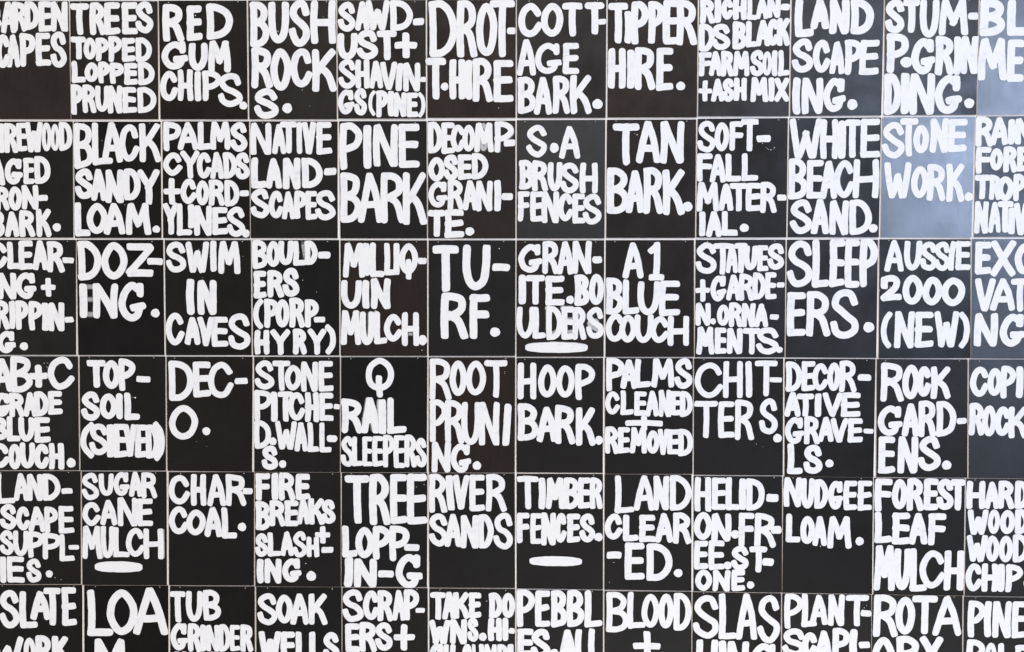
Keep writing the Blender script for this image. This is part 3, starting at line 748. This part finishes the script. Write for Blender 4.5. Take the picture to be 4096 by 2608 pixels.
33.2 R2300,2379,-220,-386 O2367,2440,-232,-391 C2429,2510,-238,-387 K2498,2596,-238,-399

LANDSCAPE SUPPLIES. sign at the left edge, four white rows | 0.26 0.17 -0.0 0.15 0 | -2764.8,-609.5 -2295,-605.7 -2305.1,-1209.8 -2775.2,-1214.5
31.1 L-2751,-2646,-621,-783 A-2655,-2573,-620,-767 N-2583,-2499,-624,-766 D-2500,-2403,-622,-765 --2399,-2339,-697,-728
31.2 S-2733,-2641,-784,-920 C-2646,-2570,-797,-924 A-2579,-2487,-798,-930 P-2493,-2419,-796,-936 E-2419,-2333,-792,-938
30.3 S-2738,-2660,-924,-1057 U-2665,-2580,-926,-1062 P-2586,-2499,-930,-1070 P-2509,-2408,-935,-1078 L-2418,-2335,-942,-1087 --2367,-2310,-999,-1025
31.3 I-2740,-2704,-1066,-1207 E-2702,-2605,-1065,-1204 S-2597,-2515,-1075,-1203 .-2492,-2454,-1136,-1175
drips -2443,-1176,1.9 -2411,-1187,1.6

sign reading SUGAR CANE MULCH over a white underline | 0.3 0.14 0.21 0.2 0 | -2287.5,-607 -1836.2,-604.7 -1844.5,-1209.7 -2297.5,-1213.3
29.2 S-2289,-2197,-615,-760 U-2197,-2117,-618,-735 G-2119,-2033,-608,-735 A-2037,-1966,-608,-739 R-1971,-1887,-609,-747
31 C-2289,-2191,-770,-896 A-2193,-2102,-758,-891 N-2100,-1993,-744,-895 E-1995,-1911,-748,-895
31 i-1876,-1852,-910,-1067 i-2198,-2176,-898,-1068 i-2134,-2111,-901,-1063 M-2294,-2185,-896,-1073 U-2194,-2118,-897,-1068 L-2127,-2040,-901,-1061 C-2059,-1958,-906,-1058 H-1965,-1859,-908,-1070
44.5 _-2231,-1969,-1085,-1144

sign reading CHARCOAL. with an empty black lower half | 0.28 0.11 -0.06 0.15 0 | -1825.5,-607.7 -1373.7,-604.2 -1380.7,-1206.4 -1833.7,-1209.5
32.5 C-1827,-1714,-624,-777 H-1709,-1627,-617,-784 A-1624,-1523,-617,-785 R-1525,-1415,-616,-783 --1435,-1382,-688,-722
34.3 C-1829,-1723,-788,-936 O-1736,-1631,-804,-941 A-1640,-1545,-792,-948 L-1550,-1466,-792,-956 .-1462,-1418,-872,-917

sign reading FIRE BREAKS SLASH+ING. in four white rows | 0.36 0.1 0.12 0.1 0 | -1368.9,-605 -917.8,-602.7 -920.9,-1207.9 -1374.1,-1209.8
33.2 F-1367,-1288,-610,-753 I-1281,-1245,-608,-751 R-1243,-1156,-606,-752 E-1154,-1078,-611,-748
31.5 a-1153,-1092,-747,-859 i-1096,-1070,-751,-858 B-1368,-1287,-756,-909 R-1293,-1210,-751,-888 E-1215,-1140,-752,-888 A-1147,-1083,-744,-876 K-1088,-1004,-739,-878 S-1020,-945,-745,-873
28.9 S-1372,-1302,-927,-1052 L-1307,-1234,-922,-1049 A-1238,-1168,-917,-1045 S-1174,-1096,-914,-1053 H-1100,-1032,-942,-1050 +-1055,-974,-886,-978 --1022,-959,-995,-1028
33.4 I-1364,-1327,-1064,-1193 N-1325,-1232,-1061,-1192 G-1230,-1128,-1059,-1185 .-1102,-1051,-1125,-1177
drips -1105,-1085,2.3

sign reading TREE LOPPIN-G in three white rows | 0.35 0.03 0.15 0.04 0 | -911.2,-603.5 -463.6,-601.3 -467.6,-1203.4 -918.2,-1206.1
40.8 T-896,-767,-617,-870 R-766,-657,-610,-876 E-660,-565,-608,-871 E-572,-464,-605,-872
37.4 L-913,-832,-882,-1049 O-843,-742,-888,-1053 P-751,-654,-883,-1059 P-663,-558,-879,-1066 --587,-506,-975,-1013
40.1 I-904,-855,-1050,-1207,5 N-852,-730,-1057,-1207 --724,-641,-1116,-1155 G-633,-490,-1029,-1211
drips -522,-675,1.6 -481,-662,1.6

sign reading RIVER SANDS with an empty black lower third | 0.36 0.08 0.09 0.12 0 | -455.4,-602.1 -9.2,-599.8 -7.1,-1202.7 -455.8,-1205.9
33.7 R-456,-361,-607,-809 I-368,-322,-613,-796,-10 V-331,-244,-611,-791 E-246,-163,-608,-800 R-161,-51,-605,-800
33.7 S-457,-357,-813,-985 A-375,-286,-816,-988 N-292,-197,-820,-994 D-200,-118,-817,-994 S-121,-17,-807,-999

sign reading TIMBER FENCES. over a long white underline | 0.38 0.14 -0.11 -0.15 0 | 0.2,-602 446.7,-599.7 450.1,-1204.7 1.1,-1204.4
32.6 T2,114,-615,-787 I112,149,-621,-786 M150,250,-621,-784 B243,328,-619,-783 E318,384,-619,-780 R380,446,-617,-782
32.6 F1,68,-806,-965 E72,132,-808,-968 N126,205,-804,-975 C199,261,-806,-961 E260,331,-808,-960 S326,408,-806,-957 .403,447,-907,-951
38.8 _64,344,-1033,-1085

sign reading LAND CLEAR-ED. in three white rows | 0.38 0.13 -0.05 0.08 0 | 455.2,-600.5 902,-599.1 907.2,-1206.6 456.6,-1205.5
32.4 L506,608,-607,-804 A606,712,-605,-788 N704,788,-607,-785 D790,903,-603,-786
34.1 C456,550,-806,-941 L550,633,-812,-949 E633,720,-810,-953 A716,810,-801,-954 R807,904,-798,-960
37.7 -468,545,-1004,-1043 E561,665,-956,-1151 D673,808,-960,-1155 .815,860,-1092,-1135
drips 505,-1062,1.9 483,-1166,1.6

sign reading HELIDON. FREE. STONE. in four white rows | 0.42 0.01 0.04 -0.12 0 | 912.7,-605.5 1364.4,-604 1371.8,-1209.7 917.5,-1208.7
32.2 H918,1004,-612,-790 E1005,1080,-614,-780 L1077,1150,-612,-781 I1145,1183,-617,-779 D1181,1276,-617,-782 -1284,1347,-694,-738
33.9 O915,1010,-793,-938 N1006,1107,-800,-945 .1105,1149,-885,-929 F1144,1225,-795,-969 R1226,1338,-795,-975 -1309,1365,-861,-904
32.3 E918,992,-943,-1094 E992,1075,-941,-1095 .1070,1112,-1050,-1091 S1108,1200,-967,-1095 T1202,1293,-970,-1104 -1268,1327,-1029,-1071
30.7 O925,1013,-1093,-1205 N1014,1107,-1095,-1206 E1111,1182,-1093,-1204 .1191,1229,-1152,-1191

sign reading NUDGEE LOAM. with an empty black lower half | 0.37 0.03 -0.01 -0.14 0 | 1370.8,-605.2 1826.1,-606.7 1831.9,-1211.9 1374,-1210.5
31.1 N1374,1465,-610,-762 U1460,1531,-613,-770 D1528,1601,-619,-770 G1598,1676,-625,-773 E1678,1747,-624,-776 E1747,1822,-623,-778
32.9 L1386,1462,-797,-946 O1460,1534,-808,-954 A1522,1597,-809,-963 M1598,1723,-809,-976 .1742,1784,-915,-959
drips 1564,-966,2.6

sign reading FOREST LEAF MULCH in three white rows | 0.46 0 -0.05 -0.2 0 | 1831.8,-608.8 2289.2,-607.3 2296.1,-1214.5 1839.7,-1213.6
35.1 F1836,1925,-613,-783 O1922,2001,-613,-770 R1997,2084,-609,-777 E2081,2157,-610,-772 S2147,2234,-610,-771 T2217,2291,-612,-772
36.1 L1836,1928,-785,-945 E1925,2020,-786,-951 A2012,2107,-788,-950 F2108,2199,-789,-955
36.1 M1838,1946,-957,-1193 U1940,2026,-973,-1189 L2019,2109,-971,-1195 C2068,2201,-981,-1177 H2192,2293,-980,-1187

HARD WOOD WOOD CHIP sign cut off by the right edge | 0.62 0 0.04 -0.05 0 | 2295.5,-608.1 2748.5,-607.8 2761,-1216.5 2302.4,-1215.7
32.5 H2299,2393,-620,-764 A2389,2464,-624,-762 R2456,2539,-618,-762 D2541,2613,-617,-761
30.8 W2307,2411,-767,-897 O2408,2470,-765,-892 O2469,2545,-767,-892 D2544,2617,-764,-891
30.9 W2304,2410,-899,-1036 O2401,2471,-900,-1036 O2466,2540,-900,-1039 D2536,2621,-894,-1038
32.6 C2302,2388,-1046,-1191 H2384,2466,-1046,-1192 I2461,2503,-1047,-1191 P2503,2593,-1047,-1193 S2595,2671,-1046,-1192 .2680,2718,-1148,-1191

SLATE WORK sign cut off at the bottom left corner | 0.25 0.12 -0.04 0.18 0 | -2770.8,-1217.8 -2298.4,-1213 -2309.4,-1823.2 -2782.7,-1828.4
36.7 S-2749,-2637,-1246,-1448 L-2638,-2542,-1252,-1450 A-2580,-2473,-1251,-1403 T-2508,-2414,-1231,-1432 E-2412,-2330,-1227,-1434
36.8 W-2800,-2620,-1496,-1660 O-2622,-2553,-1500,-1659 R-2557,-2468,-1487,-1657 K-2468,-2380,-1491,-1656

LOA M sign in huge white letters, cut off by the bottom edge | 0.18 0.08 -0.03 -0.04 0 | -2288.2,-1215.6 -1837,-1211.5 -1844.4,-1820.7 -2298.3,-1826.1
43.6 L-2277,-2136,-1239,-1488 O-2170,-2003,-1235,-1480 A-2029,-1842,-1225,-1476
42.9 M-2253,-2054,-1502,-1746

TUB GRINDER sign cut off by the bottom edge | 0.22 0.17 0.01 -0.2 0 | -1828.4,-1213.2 -1376.3,-1210 -1382,-1816 -1835.7,-1820.5
32.8 T-1830,-1746,-1242,-1407 U-1745,-1653,-1239,-1404 B-1653,-1557,-1233,-1396
31 G-1830,-1735,-1411,-1558 R-1736,-1664,-1412,-1562 I-1671,-1637,-1418,-1560 N-1640,-1566,-1419,-1560 D-1569,-1509,-1415,-1561 E-1511,-1456,-1417,-1557 R-1458,-1388,-1414,-1560
32 H-1813,-1742,-1565,-1714 I-1737,-1704,-1564,-1713 R-1699,-1626,-1564,-1712 E-1622,-1551,-1563,-1711

SOAK WELLS sign cut off by the bottom edge | 0.31 0.02 0.07 -0.07 0 | -1369.3,-1212.1 -917.8,-1208.9 -920.8,-1813.1 -1374,-1817.2
33.4 S-1365,-1257,-1246,-1416 O-1266,-1176,-1252,-1405 A-1189,-1090,-1246,-1410 K-1092,-993,-1245,-1410
35.2 W-1359,-1239,-1449,-1599 E-1241,-1163,-1449,-1596 L-1164,-1085,-1448,-1595 L-1092,-1015,-1447,-1593 S-1018,-930,-1448,-1603

SCRAPERS + sign cut off by the bottom edge | 0.33 0.19 0.16 -0.04 0 | -912.5,-1211.1 -463.7,-1207.9 -464.2,-1810.2 -917.7,-1814.4
33.2 S-913,-801,-1221,-1393 C-805,-720,-1225,-1380 R-729,-645,-1222,-1386 A-650,-580,-1220,-1381 P-590,-509,-1216,-1379 --528,-479,-1313,-1340
35 E-900,-821,-1401,-1554 R-824,-731,-1392,-1552 S-742,-648,-1392,-1543 +-644,-531,-1400,-1541

TAKE DOWNS. HI sign cut off by the bottom edge | 0.38 0.13 0.01 -0.16 0 | -455,-1209.6 -7.1,-1207.2 -5.5,-1807.3 -456.3,-1811.4
33 T-453,-369,-1230,-1375 A-388,-315,-1228,-1373 K-332,-245,-1228,-1368 E-251,-183,-1229,-1363 D-144,-71,-1229,-1361 O-78,-7,-1228,-1360
33 W-457,-345,-1376,-1503 N-348,-258,-1370,-1503 S-258,-197,-1361,-1489 .-196,-155,-1441,-1485 H-148,-75,-1361,-1484 I-75,-41,-1360,-1483 --41,-8,-1413,-1445
32.2 G-456,-380,-1501,-1640 H-383,-317,-1505,-1639 C-287,-230,-1501,-1637 L-233,-193,-1502,-1637 I-197,-169,-1501,-1636 M-171,-97,-1502,-1635 B-101,-41,-1501,-1634 I-47,-14,-1500,-1634
drips -155,-1273,1.9

PEBBLES. ALL sign cut off by the bottom edge | 0.38 0.11 0.21 0.21 0 | 1.9,-1210.2 450.1,-1208.3 453.5,-1807 2.8,-1810.7
35.4 P1,97,-1209,-1407 E97,177,-1213,-1405 B179,265,-1212,-1407 B262,354,-1209,-1403 L353,448,-1209,-1404
36.3 E4,91,-1416,-1566 S75,179,-1416,-1574 .173,221,-1521,-1569 A223,311,-1418,-1581 L306,383,-1415,-1580 L376,447,-1411,-1579

BLOOD + sign cut off by the bottom edge | 0.4 0.07 0.18 -0.22 0 | 457.5,-1212.6 907.2,-1210.2 913.2,-1807.1 460.9,-1811.3
32.6 B466,584,-1217,-1429 L576,672,-1215,-1409 O649,743,-1223,-1402 O737,817,-1222,-1404 D816,908,-1218,-1415
35.3 +607,750,-1420,-1579
35.3 B470,582,-1590,-1780 O587,682,-1589,-1778 N686,789,-1587,-1777 E798,884,-1586,-1775

SLAS sign in big white letters, cut off by the bottom edge | 0.35 0.11 0.09 -0.16 0 | 913.3,-1212.3 1367.6,-1213.3 1374,-1808.9 916.2,-1810.1
35.8 S915,1051,-1229,-1454 L1047,1143,-1218,-1457 A1137,1248,-1216,-1459 S1246,1366,-1224,-1472
37.6 H933,1050,-1461,-1680 I1047,1092,-1464,-1679 N1094,1207,-1468,-1678 G1210,1353,-1476,-1676

PLANTSCAPI sign cut off by the bottom edge | 0.45 0.18 0.01 -0.03 0 | 1373.2,-1214.5 1829,-1215 1838,-1811.9 1380.5,-1812.7
32.2 P1386,1481,-1215,-1398 L1472,1552,-1214,-1389 A1516,1608,-1220,-1376 N1607,1694,-1216,-1380 T1698,1816,-1218,-1380 -1775,1830,-1295,-1330
34.8 S1376,1496,-1396,-1546 C1477,1556,-1416,-1545 A1543,1634,-1406,-1557 P1631,1722,-1390,-1560 I1721,1764,-1396,-1559 -1769,1826,-1460,-1497
34 N1388,1490,-1573,-1739 G1499,1618,-1571,-1737 .1636,1679,-1692,-1736
drips 1793,-1284,1.9 1805,-1272,1.3

ROTA ORY sign cut off by the bottom edge | 0.55 0 -0.04 -0.09 0 | 1832.6,-1215.4 2291.1,-1216.3 2301.4,-1815.3 1840.4,-1816.2
37.9 R1840,1966,-1215,-1435 O1952,2053,-1224,-1421 T2036,2167,-1217,-1417 A2141,2289,-1217,-1425
38.8 O1837,1953,-1436,-1627 R1957,2084,-1430,-1625 Y2080,2198,-1429,-1623

PINE POLE sign cut off at the bottom right corner | 0.6 0 0.21 -0.05 0 | 2297,-1218.8 2752.7,-1219.2 2764.8,-1817.7 2306.6,-1818.2
33.5 P2320,2408,-1239,-1431 I2404,2440,-1241,-1428 N2444,2540,-1240,-1431 E2542,2614,-1240,-1432
33.5 P2317,2411,-1441,-1607 O2409,2470,-1456,-1606 L2472,2556,-1458,-1605 E2562,2627,-1467,-1603 S2631,2707,-1459,-1602
'''

# one nail head, shared by every sign
nv, nf = [], []
for k, (r, h) in enumerate(((2.6, 0), (2.4, .9), (1.4, 1.5))):
    for i in range(10):
        a = 2 * math.pi * i / 10
        nv.append((r * math.cos(a) * .001, -h * .001, r * math.sin(a) * .001))
for k in range(2):
    for i in range(10):
        j = (i + 1) % 10
        nf.append((k * 10 + i, k * 10 + j, k * 10 + 10 + j, k * 10 + 10 + i))
nf.append(tuple(range(20, 30)))
nail_mesh = bpy.data.meshes.new('nail')
nail_mesh.from_pydata(nv, [], nf)
nail_mesh.materials.append(NAIL)

T = 5.0        # board thickness, mm
BACK = 1.0     # gap to the wall
FRONT = -(BACK + T) * .001


def make_sign(block, idx):
    rng = random.Random(100 + idx)
    rows = block.strip().split('\n')
    label, props, quad = [s.strip() for s in rows[0].split('|')]
    gloss, brown, tx, tz, warp = map(float, props.split())
    q = [tuple(map(float, s.split(','))) for s in quad.split()]
    ox = (q[2][0] + q[3][0]) / 2
    oz = (q[2][1] + q[3][1]) / 2
    root = bpy.data.objects.new('painted_sign', None)
    C.objects.link(root)
    root.empty_display_size = .1
    root.location = (ox * .001, 0, oz * .001)
    root['label'] = label
    root['category'] = 'sign'
    root['group'] = 'black hand-painted word signs hung in rows on the white wall'
    # the board: a slab with a slightly eased rim
    N = 24 if warp else 8
    vs, fs, fm = [], [], []

    def yw(u, v):
        # warp of the lower right corner, plus a faint overall bow
        return -(warp * 5.0 * max(0, u - .3) ** 2 / .49 * v ** 1.5 + .6 * math.sin(math.pi * min(1, max(0, u))))

    def bend(a, b):
        return .001 * yw((a - q[0][0]) / (q[1][0] - q[0][0]), min(1, max(0, (q[0][1] - b) / (q[0][1] - q[3][1]))))

    def P(u, v, y):
        x = (q[0][0] * (1 - u) + q[1][0] * u) * (1 - v) + (q[3][0] * (1 - u) + q[2][0] * u) * v
        z = (q[0][1] * (1 - u) + q[1][1] * u) * (1 - v) + (q[3][1] * (1 - u) + q[2][1] * u) * v
        return ((x - ox) * .001, y * .001, (z - oz) * .001)

    for yy in (-(BACK + T), -BACK):
        for j in range(N + 1):
            for i in range(N + 1):
                u, v = i / N, j / N
                vs.append(P(u, v, yy + yw(u, v)))
    K = (N + 1) ** 2
    # the sides get their own vertices so that the rim stays crisp
    vs += vs[:2 * K]
    H2 = 2 * K
    for j in range(N):
        for i in range(N):
            a = j * (N + 1) + i
            fs.append((a, a + N + 1, a + N + 2, a + 1)); fm.append(0)
            fs.append((K + a, K + a + 1, K + a + N + 2, K + a + N + 1)); fm.append(1)
    for i in range(N):
        for a, b in ((i, i + 1), (N * (N + 1) + i + 1, N * (N + 1) + i), ((i + 1) * (N + 1), i * (N + 1)), (i * (N + 1) + N, (i + 1) * (N + 1) + N)):
            fs.append((H2 + a, H2 + b, H2 + K + b, H2 + K + a)); fm.append(1)
    bd = mesh_obj('board', vs, fs, [BLACK, EDGE], root, fm)
    bd.data.polygons.foreach_set('use_smooth', [i < 2 * N * N for i in range(len(fs))])
    bd['gloss'] = gloss
    bd['brown'] = brown
    y = FRONT - .0008 - (.0 if warp == 0 else .0)
    cnt = 0
    drips = None
    for r in rows[1:]:
        t = r.split()
        if t[0] == 'drips':
            pt = Paint()
            for s in t[1:]:
                a, b, rad = map(float, s.split(','))
                pt.dot(a, b, rad, rad * rng.uniform(.85, 1.2), .2, rng)
            pt.build('paint_splatter', root, ox, oz, y, bend)
            continue
        bw = float(t[0])
        pt = Paint()
        for s in t[1:]:
            ch = s[0]
            n = list(map(float, s[1:].split(',')))
            if len(n) < 5:
                n.append(0)
            cnt += pt.glyph(ch, *n, bw, .1 * (cnt % 20), rng)
        pt.build('underline' if t[1][0] == '_' else 'lettering', root, ox, oz, y, bend)
    for u in (rng.uniform(.09, .14), rng.uniform(.86, .91)):
        nl = bpy.data.objects.new('nail', nail_mesh)
        C.objects.link(nl)
        nl.parent = root
        p = P(u, .010 + rng.uniform(0, .005), -(BACK + T) + yw(u, 0))
        nl.location = p
    # boards do not hang perfectly flat
    root.rotation_euler = (math.radians(tx), 0, math.radians(tz))
    return root


for i, b in enumerate(SIGNS.strip().split('\n\n')):
    make_sign(b, i)
